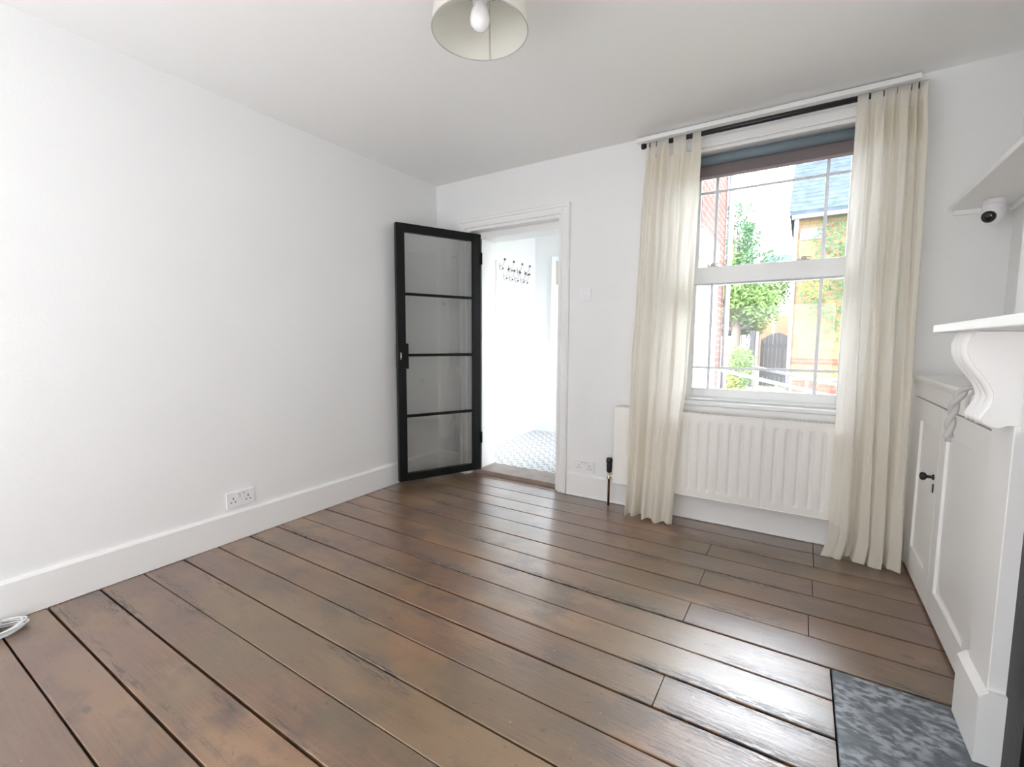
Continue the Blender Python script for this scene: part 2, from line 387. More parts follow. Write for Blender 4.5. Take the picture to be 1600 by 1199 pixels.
# ------------------------------------------------------------------ floor: dark sub-floor and every board
fl = box((-.3, .35, -.06), (3.5, -4.2, -.024)).build('floor', gap_m, kind='structure')
rows = [.06, -.01, -.17, -.335, -.484, -.646, -.812, -.972, -1.132, -1.296, -1.458, -1.614, -1.776, -1.937, -2.098, -2.256, -2.419, -2.562, -2.72, -2.88, -3.04, -3.2, -3.36, -3.52, -3.68, -3.84, -4.0]
joints = {1: [2.605], 2: [2.605], 3: [2.147], 4: [2.596], 5: [2.17], 6: [2.579], 7: [2.17], 10: [2.184], 17: [1.5], 20: [.9]}
gapw = {4: .0032, 6: .0055, 8: .0075, 10: .0070, 11: .0075, 12: .0045, 13: .0055, 15: .0070, 16: .0070, 17: .0045}
def board(x0, x1, y0, y1, g0, g1, seed):
    R = random.Random(seed); ns = max(2, int((x1-x0)/.32)); vs = []
    for i in range(ns+1):
        x = x0+(x1-x0)*i/ns
        a = y0-g0*.5-abs(R.gauss(0, .0007)); b = y1+g1*.5+abs(R.gauss(0, .0007)); dz = R.uniform(-.0006, .0004)
        vs += [(x, a, -.023), (x, a, -.0016), (x, a-.0028, dz), (x, b+.0028, dz+R.uniform(-.0004, .0004)), (x, b, -.0016), (x, b, -.023)]
    fs = []
    for i in range(ns):
        for k in range(5): fs.append((i*6+k, i*6+k+1, (i+1)*6+k+1, (i+1)*6+k))
    fs += [(0, 1, 2, 3, 4, 5), tuple(ns*6+k for k in (5, 4, 3, 2, 1, 0))]
    MB().add(vs, fs).build('floorboard', floor_m, fl)
sd = 0
for k in range(len(rows)-1):
    y0, y1 = rows[k], rows[k+1]; xa, xb = -.08, 2.99
    if k == 0: xa, xb = .245, 1.06
    if y0 < -1.05 and y1 > -2.6: xb = 2.636
    if y0 < -1.05 and y1 > -1.14: xb = 2.99
    if k >= 8 and y0 > -2.5: xb = 2.636
    cuts = [xa]+joints.get(k, [])+[xb]
    if y0 <= -2.5: cuts[-1] = 3.24
    for a, b in zip(cuts, cuts[1:]):
        sd += 1; board(a+(.0015 if a != xa else 0), b-(.0015 if b != cuts[-1] else 0), y0, y1, gapw.get(k, .0026), gapw.get(k+1, .0026), sd)
# ------------------------------------------------------------------ baseboards
def base_prof(h=.155): return [(0, 0), (.018, 0), (.018, h-.012), (.013, h-.004), (.006, h), (0, h)]
mb = MB(); vs = []
for y in (0, -4):
    for (d, z) in base_prof(.158): vs.append((lw(y)+d, y, z+.002))
n = 6
mb.add(vs, [(i, (i+1) % n, (i+1) % n+n, i+n) for i in range(n)]+[(0, 1, 2, 3, 4, 5), (11, 10, 9, 8, 7, 6)])
bl = mb.build('baseboard_left', gloss_m, kind='structure')
mb = MB(); vs = []
for x in (1.142, 2.97):
    for (d, z) in base_prof(.158): vs.append((x, -d, z+.002))
mb.add(vs, [(i, (i+1) % n, (i+1) % n+n, i+n) for i in range(n)]+[(0, 1, 2, 3, 4, 5), (11, 10, 9, 8, 7, 6)])
bb = mb.build('baseboard_back', gloss_m, kind='structure')
box((1.142, -.026, .001), (2.97, -.018, .012), .003).build('quadrant_bead', gloss_m, bb)
vs = []
mb = MB(); vs = []
for x in (lw(0)+.018, .172):
    for (d, z) in base_prof(.158): vs.append((x, -d, z+.002))
mb.add(vs, [(i, (i+1) % n, (i+1) % n+n, i+n) for i in range(n)]+[(0, 1, 2, 3, 4, 5), (11, 10, 9, 8, 7, 6)])
mb.build('baseboard_back', gloss_m, kind='structure')
# ------------------------------------------------------------------ door frame
tr = thing('trim_1', (.65, 0, 0), 'white moulded frame round the doorway to the tiled room', kind='structure')
def architrave_v(xi, xo, z1, name='architrave'):
    s = 1 if xo > xi else -1; w = abs(xo-xi)
    prof = [(xi, 0), (xi, -.014), (xi+s*.012, -.016), (xi+s*.014, -.012), (xi+s*(w-.026), -.014), (xi+s*(w-.022), -.022), (xi+s*(w-.006), -.024), (xo, -.018), (xo, 0)]
    return MB().prism(prof, .002, z1, 2).build(name, gloss_m, tr)
architrave_v(.240, .172, 2.012); architrave_v(1.065, 1.133, 2.012)
prof = [(0, 1.947), (-.014, 1.947), (-.016, 1.959), (-.012, 1.961), (-.014, 1.987), (-.022, 1.991), (-.024, 2.006), (-.018, 2.0125), (0, 2.0125)]
MB().prism(prof, .1728, 1.1322, 0).build('head_architrave', gloss_m, tr)
box((.24, .002, .002), (.262, .30, 1.925)).build('jamb', gloss_m, tr); box((1.043, .002, .002), (1.065, .30, 1.925)).build('jamb', gloss_m, tr)
box((.24, .002, 1.925), (1.065, .085, 1.947)).build('head_lining', gloss_m, tr)
box((.262, .125, .030), (.300, .30, 1.90)).build('door_stop', gloss_m, tr); box((1.005, .085, .030), (1.043, .30, 1.90)).build('door_stop', gloss_m, tr)
mb = box((.262, .085, 1.888), (1.043, .30, 1.925)); mb.box((.262, .082, 1.878), (1.043, .10, 1.892), .004); mb.build('head_stop', gloss_m, tr)
thr_m = mat('worn_threshold_wood', (.30, .235, .20), .45, bump=.2, var=.2, vscale=8)
box((.262, .062, -.02), (1.043, .30, .030), .005).build('threshold', thr_m, tr)
# ------------------------------------------------------------------ the open black glazed door
Hh = Vector((.318, .081, 0)); Gg = Vector((.034, -.540, 0)); e = (Gg-Hh).normalized(); nrm = Vector((e.y, -e.x, 0))
if nrm.dot(Vector((1, -1, 0))) < 0: nrm = -nrm
door = thing('door_1', (Hh.x, Hh.y, .03), 'open black metal framed door with four stacked glass panes', kind='structure')
def dbox(s0, s1, z0, z1, d0, d1, bev=.002):
    m = box((s0, d0, z0), (s1, d1, z1), bev)
    m.v = [tuple(Hh+e*v[0]+nrm*v[1]+Vector((0, 0, v[2]))) for v in m.v]; return m
T = -.040
dbox(-.004, .062, .030, 1.912, T, 0).build('stile', black_m, door); dbox(.620, .683, .030, 1.912, T, 0).build('stile', black_m, door)
dbox(.062, .620, 1.853, 1.912, T, 0).build('top_rail', black_m, door); dbox(.062, .620, .030, .084, T, 0).build('bottom_rail', black_m, door)
zb = [(.084, .508), (.528, .960), (.981, 1.405), (1.424, 1.853)]
for a, b in zip(zb, zb[1:]): dbox(.060, .622, a[1], b[0], T+.006, -.002, .003).build('glazing_bar', black_m, door)
for a, b in zb: dbox(.060, .622, a-.003, b+.003, -.023, -.018, 0).build('pane', dglass_m, door)
lk = dbox(.604, .684, .872, 1.056, T-.004, .010, .003).build('lock_case', black_m, door)
# small pull handle and chrome ring on the lock case
c0 = Hh+e*.668+nrm*.012
MB().tube([c0+Vector((0, 0, .995))+e*.0, c0+nrm*.012+Vector((0, 0, .985)), c0+nrm*.014+Vector((0, 0, .965)), c0+nrm*.012+Vector((0, 0, .945)), c0+Vector((0, 0, .935))], .004, 8).build('pull_handle', chrome_m, lk)
for z in (.25, 1.68):
    p = Hh+nrm*.004+e*(-.006); MB().tube([p+Vector((0, 0, z)), p+Vector((0, 0, z+.09))], .008, 10).build('hinge', black_m, door)

# ------------------------------------------------------------------ utility room beyond the doorway
UL, UB, UR, UF, UC = -.16, 1.80, 1.30, .03, 2.28
box((UL-.2, .30, -.2), (UL, UB+.2, 2.5)).build('wall_left', wall_m, kind='structure')
mb = box((UL, UB, -.2), (.07, UB+.2, 2.5)); mb.box((.07, UB, -.2), (.55, UB+.2, 1.02)); mb.box((.07, UB, 2.02), (.55, UB+.2, 2.5)); mb.box((.55, UB, -.2), (1.6, UB+.2, 2.5))
mb.build('wall_back', wall_m, kind='structure')
mb = box((UL, .30, -.25), (UR+.3, UB+.2, -.005)); uf = mb.build('floor', gap_m, kind='structure')
ts = .2; i = 0
y = .305
while y < UB-.002:
    x = UL+.002
    while x < UR-.01:
        box((x+.0012, y+.0012, -.005), (min(x+ts, UR)-.0012, min(y+ts, UB)-.0012, UF), .0015).build('tile', tile_m, uf)
        x += ts
    y += ts
mb = box((UL, .30, UC), (1.6, UB+.2, 2.5))
mb.build('ceiling', ceil_m, kind='structure')
bp_ = base_prof(.10)
mb = MB(); mb.prism([(UL+d, z+UF) for d, z in bp_], .30, UB, 1); mb.build('baseboard_left', gloss_m, kind='structure')
mb = MB(); mb.prism([(UB-d, z+UF) for d, z in bp_], UL+.018, UR, 0); mb.build('baseboard_back', gloss_m, kind='structure')
# window of the utility room with a short blind
w2 = thing('window_2', (.31, UB, 1.02), 'white framed window on the far wall of the tiled room', kind='structure')
mb = box((.068, UB-.03, 1.02), (.115, UB+.05, 2.03), .004); mb.box((.505, UB-.03, 1.02), (.55, UB+.05, 2.03), .004); mb.box((.115, UB-.03, 1.02), (.505, UB+.05, 1.07), .004); mb.box((.115, UB-.03, 1.98), (.505, UB+.05, 2.03), .004)
mb.build('window_frame', upvc_m, w2)
box((.115, UB+.02, 1.07), (.505, UB+.026, 1.98)).build('pane', glass_m, w2)
box((.055, UB-.045, 1.005), (.56, UB-.001, 1.022), .004).build('sill', upvc_m, w2)
box((.118, UB-.012, 1.72), (.502, UB-.008, 1.975)).build('blind', cloth('cream_blind', (.70, .66, .60), .4), w2)
# glazed yard door of the utility room, outer wall of the back extension
mb = box((UR, .30, -.4), (1.6, .62, 3.7)); mb.box((UR, 1.48, -.4), (1.6, 3.62, 3.7)); mb.box((UR, .62, 2.08), (1.6, 1.48, 3.7)); mb.box((UR, .62, -.4), (1.6, 1.48, .03))
ex = mb.build('wall_extension', redbrick_m, kind='structure')
mb = box((UR-.012, .30, .03), (UR-.001, .62, 2.28)); mb.box((UR-.012, 1.48, .03), (UR-.001, UB, 2.28)); mb.box((UR-.012, .62, 2.08), (UR-.001, 1.48, 2.28)); mb.build('plaster_face', wall_m, ex)
dd = thing('door_2', (1.55, 1.05, .03), 'white glazed yard door at the side of the tiled room', kind='structure')
mb = box((1.52, .62, .03), (1.58, .70, 2.08)); mb.box((1.52, 1.40, .03), (1.58, 1.48, 2.08)); mb.box((1.52, .70, 2.0), (1.58, 1.40, 2.08)); mb.box((1.52, .70, .03), (1.58, 1.40, .13)); mb.build('door_frame', upvc_m, dd)
box((1.548, .70, .13), (1.552, 1.40, 2.0)).build('pane', glass_m, dd)
# coat rack
rk = thing('coat_rack', (UL, 1.27, 1.70), 'white wall board with two rows of dark tipped coat hooks', 'coat rack')
box((UL+.001, .985, 1.705), (UL+.020, 1.575, 1.895), .004).build('back_board', gloss_m, rk)
def hook(y, z):
    x = UL+.020
    mb = MB(); mb.tube([(x, y, z), (x+.025, y, z-.012), (x+.05, y, z+.004), (x+.062, y, z+.035), (x+.066, y, z+.05)], .0045, 8)
    mb.tube([(x, y, z-.01), (x+.016, y, z-.045), (x+.034, y, z-.05), (x+.042, y, z-.035)], .004, 8)
    mb.box((x, y-.008, z-.03), (x+.005, y+.008, z+.022), .002)
    h = mb.build('hook', pale_hook_m, rk)
    for c, rr in (((x+.066, y, z+.055), .013), ((x+.043, y, z-.032), .010)):
        MB().lathe([(0, -rr), (rr*.7, -rr*.7), (rr, 0), (rr*.7, rr*.7), (0, rr)], c, 12).build('knob', hook_m, h)
for y in (1.03, 1.20, 1.37, 1.53): hook(y, 1.845)
for y in (1.10, 1.21, 1.32, 1.44, 1.52): hook(y, 1.755)
box((UL+.001, .985, .13), (UL+.016, 1.02, 1.70), .003).build('trim_3', gloss_m, kind='structure')

# ------------------------------------------------------------------ sockets and switch
def pt(frame, a, b, d):
    """point on a wall plate: a across, b up, d out"""
    o, ax, out = frame; return Vector(o)+Vector(ax)*a+Vector((0, 0, 1))*b+Vector(out)*d
def wbox(frame, a0, a1, b0, b1, d0, d1, bev=0):
    m = box((a0, b0, d0), (a1, b1, d1), bev); m.v = [tuple(pt(frame, v[0], v[1], v[2])) for v in m.v]; return m
def socket(frame, label, w=.146, h=.084, name='wall_socket', s=1.0):
    t = thing(name, pt(frame, 0, -h/2, 0), label, 'socket')
    wbox(frame, -w/2, w/2, -h/2, h/2, .0005, .010, .0025).build('face_plate', plastic_m, t)
    for c in (-w*.27, w*.27):
        for (a, b, ww, hh) in ((0, .014, .004, .010), (-.011, -.006, .008, .0045), (.011, -.006, .008, .0045)):
            wbox(frame, c+a-ww/2, c+a+ww/2, b-.006-hh/2, b-.006+hh/2, .0095, .0108).build('pin_hole', dark_m, t)
    for c in (-.012, .012):
        sw = wbox(frame, c-.0065, c+.0065, .010, .032, .009, .0145, .0015).build('rocker_switch', plastic_m, t)
        wbox(frame, c-.005, c+.005, .0285, .0315, .0142, .0152).build('switch_mark', dark_m, sw)
    return t
yl = -1.648
ly = (Vector((lw(0)-lw(-1), 1, 0))).normalized()
socket(((lw(yl)+.0002, yl, .222), ly, (1, .021, 0)), 'white double socket low on the bare left wall')
socket(((1.269, 0, .214), (1, 0, 0), (0, -1, 0)), 'white double socket beside the radiator, right of the doorway')
socket(((UL, 1.15, .215), (0, 1, 0), (1, 0, 0)), 'white double socket in the tiled room under the coat rack')
fr = ((1.252, 0, 1.39), (1, 0, 0), (0, -1, 0))
t = thing('light_switch', (1.252, 0, 1.348), 'white fused switch plate on the wall between doorway and curtains', 'switch')
wbox(fr, -.042, .042, -.042, .042, .0005, .010, .0025).build('face_plate', plastic_m, t)
k = wbox(fr, -.008, .012, -.010, .014, .009, .015, .002).build('rocker_switch', plastic_m, t)
wbox(fr, -.030, -.024, -.003, .003, .0095, .0112).build('screw', chrome_m, t); wbox(fr, .024, .030, -.003, .003, .0095, .0112).build('screw', chrome_m, t)

# ------------------------------------------------------------------ main window
w1 = thing('window_1', (2.3, .12, WZ0), 'white sash window over the radiator, with glazing bars near its edges', kind='structure')
JX0, JX1 = 1.845, 2.755
# reveal linings
mb = MB().prism([(WX0+.001, -.003), (WX0+.018, -.003), (JX0+.040, .134), (JX0+.040, .30), (WX0+.001, .30)], WZ0+.025, WZ1-.001, 2); mb.build('jamb_lining', gloss_m, w1)
mb = MB().prism([(WX1-.001, -.003), (WX1-.018, -.003), (JX1-.040, .134), (JX1-.040, .30), (WX1-.001, .30)], WZ0+.025, WZ1-.001, 2); mb.build('jamb_lining', gloss_m, w1)
box((WX0+.02, -.003, WZ1-.022), (WX1-.02, .30, WZ1-.001), .003).build('head_lining', gloss_m, w1)
box((WX0-.03, -.012, WZ1), (WX1+.03, -.001, WZ1+.052), .004).build('head_architrave', gloss_m, w1)
box((WX0-.03, -.030, WZ0), (WX1+.03, .14, WZ0+.024), .006).build('window_board', gloss_m, w1)
box((WX0-.02, -.016, WZ0-.05), (WX1+.02, -.001, WZ0), .004).build('apron', gloss_m, w1)
# frame
FY0, FY1 = .135, .215
mb = box((JX0, FY0, WZ0+.024), (JX0+.045, FY1, WZ1-.022), .003); mb.box((JX1-.045, FY0, WZ0+.024), (JX1, FY1, WZ1-.022), .003)
mb.box((JX0+.045, FY0, WZ1-.07), (JX1-.045, FY1, WZ1-.022), .003); mb.box((JX0, FY0, WZ0+.024), (JX1, FY1, .742), .003)
mb.build('window_frame', upvc_m, w1)
IX0, IX1 = JX0+.045, JX1-.045
def sash(name, z0, z1, y0, y1, bz, bot, topr):
    sx = .038
    mb = box((IX0, y0, z0), (IX0+sx, y1, z1), .003); mb.box((IX1-sx, y0, z0), (IX1, y1, z1), .003)
    mb.box((IX0+sx, y0, z0), (IX1-sx, y1, z0+bot), .003); mb.box((IX0+sx, y0, z1-topr), (IX1-sx, y1, z1), .003)
    s = mb.build(name, upvc_m, w1); ym = (y0+y1)/2
    box((IX0+sx, ym-.002, z0+bot), (IX1-sx, ym+.002, z1-topr)).build('pane', glass_m, s)
    bar_m = BARM
    for x in (2.018, 2.571): box((x-.008, ym-.006, z0+bot), (x+.008, ym+.006, z1-topr), .002).build('glazing_bar', bar_m, s)
    box((IX0+sx, ym-.0055, bz-.007), (IX1-sx, ym+.0055, bz+.007), .002).build('glazing_bar', bar_m, s)
    return s
BARM = mat('white_glazing_bar', (.80, .84, .90), .4)
lo_s = sash('lower_sash', .742, 1.53, .125, .165, .92, .050, .045)
up_s = sash('upper_sash', 1.425, 2.115, .168, .205, 1.985, .045, .045)
box((IX0, .118, 1.430), (IX1, .126, 1.530), .003).build('meeting_rail', upvc_m, w1)
for x in (2.02, 2.485):
    mb = box((x-.030, .118, 1.530), (x+.030, .150, 1.536), .002); mb.lathe([(.013, 0), (.013, .012), (.006, .018), (0, .018)], (x, .132, 1.535), 14)
    mb.box((x+.004, .112, 1.540), (x+.034, .124, 1.550), .002); mb.box((x-.034, .128, 1.536), (x-.020, .142, 1.548), .002)
    mb.build('sash_lock', brass_m, w1)
# ------------------------------------------------------------------ batten at the ceiling over the window
box((1.58, -.045, 2.283), (2.90, -.0005, 2.308), .004).build('trim_2', gloss_m, kind='structure')
# ------------------------------------------------------------------ roller blind
bl_ = thing('roller_blind', (2.3, .05, 2.03), 'rolled up taupe roller blind across the top of the window', 'blind')
MB().tube([(JX0+.012, .055, 2.130), (JX1-.012, .055, 2.130)], .026, 20).build('roller_tube', tube_m, bl_)
mb = MB(); ns = 24
vs = []
for i in range(ns+1):
    x = JX0+.018+(JX1-JX0-.036)*i/ns
    for (yy, zz) in ((.083, 2.128), (.084, 2.09), (.085+.001*math.sin(i), 2.05), (.085, 2.052)):
        vs.append((x, yy, zz))
for i in range(ns+1):
    x = JX0+.018+(JX1-JX0-.036)*i/ns
vs = []; zl = (2.13, 2.10, 2.07, 2.048)
for i in range(ns+1):
    x = JX0+.018+(JX1-JX0-.036)*i/ns
    for z in zl: vs.append((x, .083+.0012*math.sin(i*.9), z))
for i in range(ns+1):
    x = JX0+.018+(JX1-JX0-.036)*i/ns
    for z in zl: vs.append((x, .0845+.0012*math.sin(i*.9), z))
nn = 4*(ns+1)
fs = [(i*4+k, i*4+k+1, (i+1)*4+k+1, (i+1)*4+k) for i in range(ns) for k in range(3)]
fs += [tuple(nn+j for j in q[::-1]) for q in fs]
mb.add(vs, fs, True); mb.build('blind_fabric', blind_m, bl_)
box((JX0+.018, .078, 2.034), (JX1-.018, .090, 2.050), .004).build('hem_bar', mat('blind_hem', (.33, .275, .29), .7), bl_)
for x in (JX0+.004, JX1-.012): box((x, .03, 2.10), (x+.008, .085, 2.160), .002).build('bracket', plastic_m, bl_)

# ------------------------------------------------------------------ curtain rod
ry_, rz_ = -.115, 2.222
rd = thing('curtain_rod', (2.28, ry_, rz_), 'slim black curtain rod close under the ceiling above the window', 'curtain rod')
MB().tube([(1.655, ry_, rz_), (2.900, ry_, rz_)], .0135, 16).build('rod', rod_m, rd)
MB().tube([(1.640, ry_, rz_), (1.657, ry_, rz_)], .0155, 16).build('finial', rod_m, rd); MB().tube([(2.899, ry_, rz_), (2.905, ry_, rz_)], .0155, 16).build('finial', rod_m, rd)
for x in (1.70, 2.87):
    mb = box((x-.010, -.118, rz_-.03), (x+.010, -.003, rz_-.018), .002); mb.box((x-.018, -.007, rz_-.05), (x+.018, -.0005, rz_+.02), .002); mb.build('bracket', rod_m, rd)

# ------------------------------------------------------------------ curtains
def interp(tab, t):
    for (a, va), (b, vb) in zip(tab, tab[1:]):
        if t <= b: 
            k = (t-a)/(b-a); k = max(0, k); return va+(vb-va)*k
    return tab[-1][1]
def smooth(tab, t):
    for (a, va), (b, vb) in zip(tab, tab[1:]):
        if t <= b:
            k = max(0, (t-a)/(b-a)); k = k*k*(3-2*k); return va+(vb-va)*k
    return tab[-1][1]
def curtain(nm_label, xl, xr, yb, ftop, fbot, tabs, ztop, seed, hemz):
    """xl, xr, yb: tables over z; ftop/fbot: fold depth tables over s 0..1 (negative = to the room)"""
    R = random.Random(seed)
    t = thing('curtain', ((xl[0][1]+xr[0][1])/2, -.12, 0), nm_label, 'curtain')
    NS, NZ = 150, 60; vs = []
    for j in range(NZ+1):
        z = hemz(0)*0+ztop*(j/NZ)
        for i in range(NS+1):
            s = i/NS
            zz = z + (hemz(s)*(1-min(1, z/.5)))
            w = min(1, max(0, z/ztop)); w = w*w*(3-2*w)
            fd = smooth(ftop, s)*w+smooth(fbot, s)*(1-w)
            # folds relax under the heading
            a, b = interp(xl, z), interp(xr, z)
            x = a+(b-a)*s + .006*math.sin(s*31+z*2.2+seed)*(1-w*.6)
            y = interp(yb, z)+fd+.0035*math.sin(z*7+s*19+seed)+.0022*math.sin(z*17-s*43)
            vs.append((x, y, zz))
    fs = [(j*(NS+1)+i, j*(NS+1)+i+1, (j+1)*(NS+1)+i+1, (j+1)*(NS+1)+i) for j in range(NZ) for i in range(NS)]
    body = MB().add(vs, fs, True).build('curtain_panel', curtain_m, t)
    # double heading band on the back of the panel
    k0 = int(NZ*.945)
    vb = [(v[0], v[1]+.003, v[2]) for v in vs[k0*(NS+1):]]
    rowsn = NZ+1-k0
    fb = [(j*(NS+1)+i, j*(NS+1)+i+1, (j+1)*(NS+1)+i+1, (j+1)*(NS+1)+i) for j in range(rowsn-1) for i in range(NS)]
    MB().add(vb, fb, True).build('heading_band', curtain_m, t)
    vb = [(v[0], v[1]+.003, v[2]) for v in vs[:3*(NS+1)]]
    fb = [(j*(NS+1)+i, j*(NS+1)+i+1, (j+1)*(NS+1)+i+1, (j+1)*(NS+1)+i) for j in range(2) for i in range(NS)]
    MB().add(vb, fb, True).build('hem_band', curtain_m, t)
    # tabs looped over the rod
    for (s0, s1) in tabs:
        prof = []
        i0, i1 = int(s0*NS), int(s1*NS)
        rowt = NZ*(NS+1); m = MB(); cols = []
        for i in range(i0, i1+1):
            bx, by, bz = vs[rowt+i]
            pts = [(bx, by, bz)]
            for h in (.3, .65): pts.append((bx, by+(ry_-.017-by)*h, bz+(rz_-bz)*h))
            for a in range(0, 7):
                an = math.pi*(a/6); pts.append((bx, ry_-.0165*math.cos(an), rz_+.0165*math.sin(an)))
            for h in (.35, .7): pts.append((bx, ry_+.0165+(by+.004-ry_-.0165)*h, rz_+(bz-.01-rz_)*h))
            pts.append((bx, by+.004, bz-.01)); cols.append(pts)
        mpt = len(cols[0]); vv = [p for c in cols for p in c]
        ff = [(i*mpt+k, i*mpt+k+1, (i+1)*mpt+k+1, (i+1)*mpt+k) for i in range(len(cols)-1) for k in range(mpt-1)]
        m.add(vv, ff, True).build('tab', curtain_m, t)
    return t
curtain('cream tab-top curtain hanging left of the window over the radiator end',
        [(0, 1.622), (.4, 1.634), (1.0, 1.632), (1.9, 1.650), (2.2, 1.668)],
        [(0, 1.905), (.45, 1.926), (.84, 1.962), (1.38, 1.968), (2.2, 1.972)],
        [(0, -.188), (.5, -.186), (.75, -.182), (1.2, -.150), (2.0, -.122), (2.2, -.118)],
        [(0, .01), (.06, -.02), (.13, .012), (.20, -.026), (.27, .02), (.34, -.03), (.42, .012), (.50, -.006), (.60, .016), (.68, -.012), (.78, .004), (.86, -.012), (1, .002)],
        [(0, .02), (.05, -.02), (.09, .03), (.16, -.035), (.24, -.03), (.30, .055), (.34, .06), (.38, -.03), (.46, -.040), (.50, -.006), (.62, -.022), (.70, -.042), (.76, .000), (.86, -.012), (.93, -.036), (1, -.008)],
        [(.02, .09), (.11, .20), (.215, .43), (.53, .75), (.855, .995)], 2.140, 3,
        lambda s: .006+.012*math.sin(s*9)**2)
curtain('cream tab-top curtain hanging right of the window beside the white cupboard',
        [(0, 2.640), (.06, 2.656), (.12, 2.664), (.75, 2.658), (1.37, 2.655), (2.2, 2.660)],
        [(0, 2.955), (.07, 2.953), (.89, 2.940), (1.47, 2.935), (2.0, 2.925), (2.2, 2.912)],
        [(0, -.178), (.5, -.176), (.75, -.174), (1.2, -.140), (2.2, -.118)],
        [(0, -.008), (.10, -.014), (.18, .000), (.24, .018), (.30, -.022), (.40, -.018), (.47, .028), (.52, -.016), (.56, .016), (.63, -.028), (.72, -.020), (.77, .022), (.84, -.016), (.90, .034), (.93, -.026), (.97, -.030), (1, .01)],
        [(0, -.020), (.10, -.026), (.24, -.022), (.29, .050), (.38, .052), (.42, -.026), (.52, -.034), (.56, .036), (.60, -.020), (.72, -.034), (.76, .036), (.80, .030), (.83, -.030), (.92, -.040), (.97, -.034), (1, .020)],
        [(.01, .165), (.20, .37), (.39, .56), (.57, .75), (.76, .865), (.88, .995)], 2.140, 11,
        lambda s: .006+.008*math.sin(s*8+1)**2)

# ------------------------------------------------------------------ radiator
rt = thing('radiator', (2.12, -.07, .17), 'long white ribbed panel radiator under the window behind the curtains', 'radiator')
RX0, RX1, RZ0, RZ1, RY = 1.512, 2.765, .172, .660, -.108
pitch = .0545; mb = MB(); xs = []; x = RX0+.004
NXr = 230; zs = [RZ0, RZ0+.030, RZ0+.036, RZ0+.052, RZ0+.066, RZ1-.068, RZ1-.054, RZ1-.040, RZ1-.030, RZ1]
wz = [0, 0, .05, .7, 1, 1, .7, .05, 0, 0]; vs = []
for z, wv in zip(zs, wz):
    for i in range(NXr+1):
        x = RX0+(RX1-RX0)*i/NXr
        ph = ((x-2.353)/pitch) % 1.0; d = abs(ph-.5)*2            # 0 mid .. 1 at groove
        inn = 1 if (RX0+.05 < x < RX1-.05) else 0
        g = .0100*(1-min(1, max(0, (1-d)/.42)))**1.0*wv*inn
        seam = .004 if abs(x-2.353) < .0032 else 0
        vs.append((x, RY+g+seam, z))
nr = len(zs)
fs = [(j*(NXr+1)+i, j*(NXr+1)+i+1, (j+1)*(NXr+1)+i+1, (j+1)*(NXr+1)+i) for j in range(nr-1) for i in range(NXr)]
mb.add(vs, fs, True)
mb.box((RX0, RY+.012, RZ0+.004), (RX1, RY+.020, RZ1-.004))
mb.build('front_panel', rad_m, rt)
mb = box((RX0+.001, RY-.001, RZ1-.002), (RX1-.001, RY+.012, RZ1+.006), .003); mb.box((RX0+.001, RY-.001, RZ0-.006), (RX1-.001, RY+.012, RZ0+.002), .003)
mb.build('edge_trim', rad_m, rt)
for xx in (RX0-.002, RX1-.004): box((xx, RY-.001, RZ0-.003), (xx+.006, -.028, RZ1+.004), .002).build('side_panel', rad_m, rt)
mb = box((RX0+.004, -.040, RZ0+.01), (RX1-.004, -.030, RZ1-.01)); mb.build('back_panel', rad_m, rt)
mb = MB()
x = RX0+.02
while x < RX1-.02: mb.box((x, RY+.014, RZ1-.004), (x+.006, -.032, RZ1+.003)); x += .018
mb.box((RX0+.004, RY+.012, RZ1-.001), (RX1-.004, RY+.024, RZ1+.0045)); mb.box((RX0+.004, -.044, RZ1-.001), (RX1-.004, -.032, RZ1+.0045))
mb.build('top_grille', rad_m, rt)
for xx in (1.75, 2.5): box((xx, -.0295, .25), (xx+.03, -.001, .62), .003).build('wall_bracket', rad_m, rt)
vl = MB().lathe([(.012, 0), (.017, .006), (.018, .05), (.016, .062), (.020, .066), (.020, .090), (.017, .096), (0, .098)], (1.478, -.085, .226), 18).build('radiator_valve', mat('black_valve_plastic', (.012, .012, .013), .4), rt)
mb = MB().lathe([(.008, -.006), (.013, -.004), (.013, .010), (.010, .014), (.010, .040), (0, .040)], (1.478, -.085, .188), 14); mb.tube([(1.478, -.085, .205), (1.515, -.085, .205)], .009, 12); mb.build('valve_body', brass_m, rt)
MB().tube([(1.478, -.085, .004), (1.478, -.085, .186)], .0075, 12).build('pipe', copper_m, rt)

# ------------------------------------------------------------------ alcove cupboard
cb = thing('alcove_cupboard', (3.1, -.54, 0), 'low white panelled cupboard built into the alcove right of the window', 'cupboard')
FX = 2.976; CX = 3.249
mb = box((FX, -1.088, .828), (FX+.022, -.001, .905), .0015); mb.box((FX, -.034, .0), (FX+.022, -.001, .828), .0015)
mb.box((FX+.012, -1.088, .0), (FX+.03, -.034, .018)); mb.box((FX, -1.088, 0), (FX+.022, -1.078, .828), .001); mb.box((FX+.026, -.54, .018), (FX+.03, -.52, .828))
mb.build('face_frame', cab_m, cb)
mb = box((FX-.020, -1.089, .905), (CX, -.001, .926), .006); mb.box((FX-.008, -1.089, .893), (FX, -.001, .905), .003); mb.build('top_board', cab_m, cb)
def cdoor(ya, yb, oa, ob, oz0, oz1):
    z0, z1 = .012, .822
    mb = box((FX, ya, z0), (FX+.022, oa, z1), .0015); mb.box((FX, ob, z0), (FX+.022, yb, z1), .0015)
    mb.box((FX, oa, z0), (FX+.022, ob, oz0), .0015); mb.box((FX, oa, oz1), (FX+.022, ob, z1), .0015)
    d = mb.build('door', cab_m, cb)
    box((FX+.010, oa-.0005, oz0), (FX+.018, ob+.0005, oz1)).build('panel', cab_m, d)
    return d
d1 = cdoor(-.0365, -.5275, -.165, -.435, .135, .728)
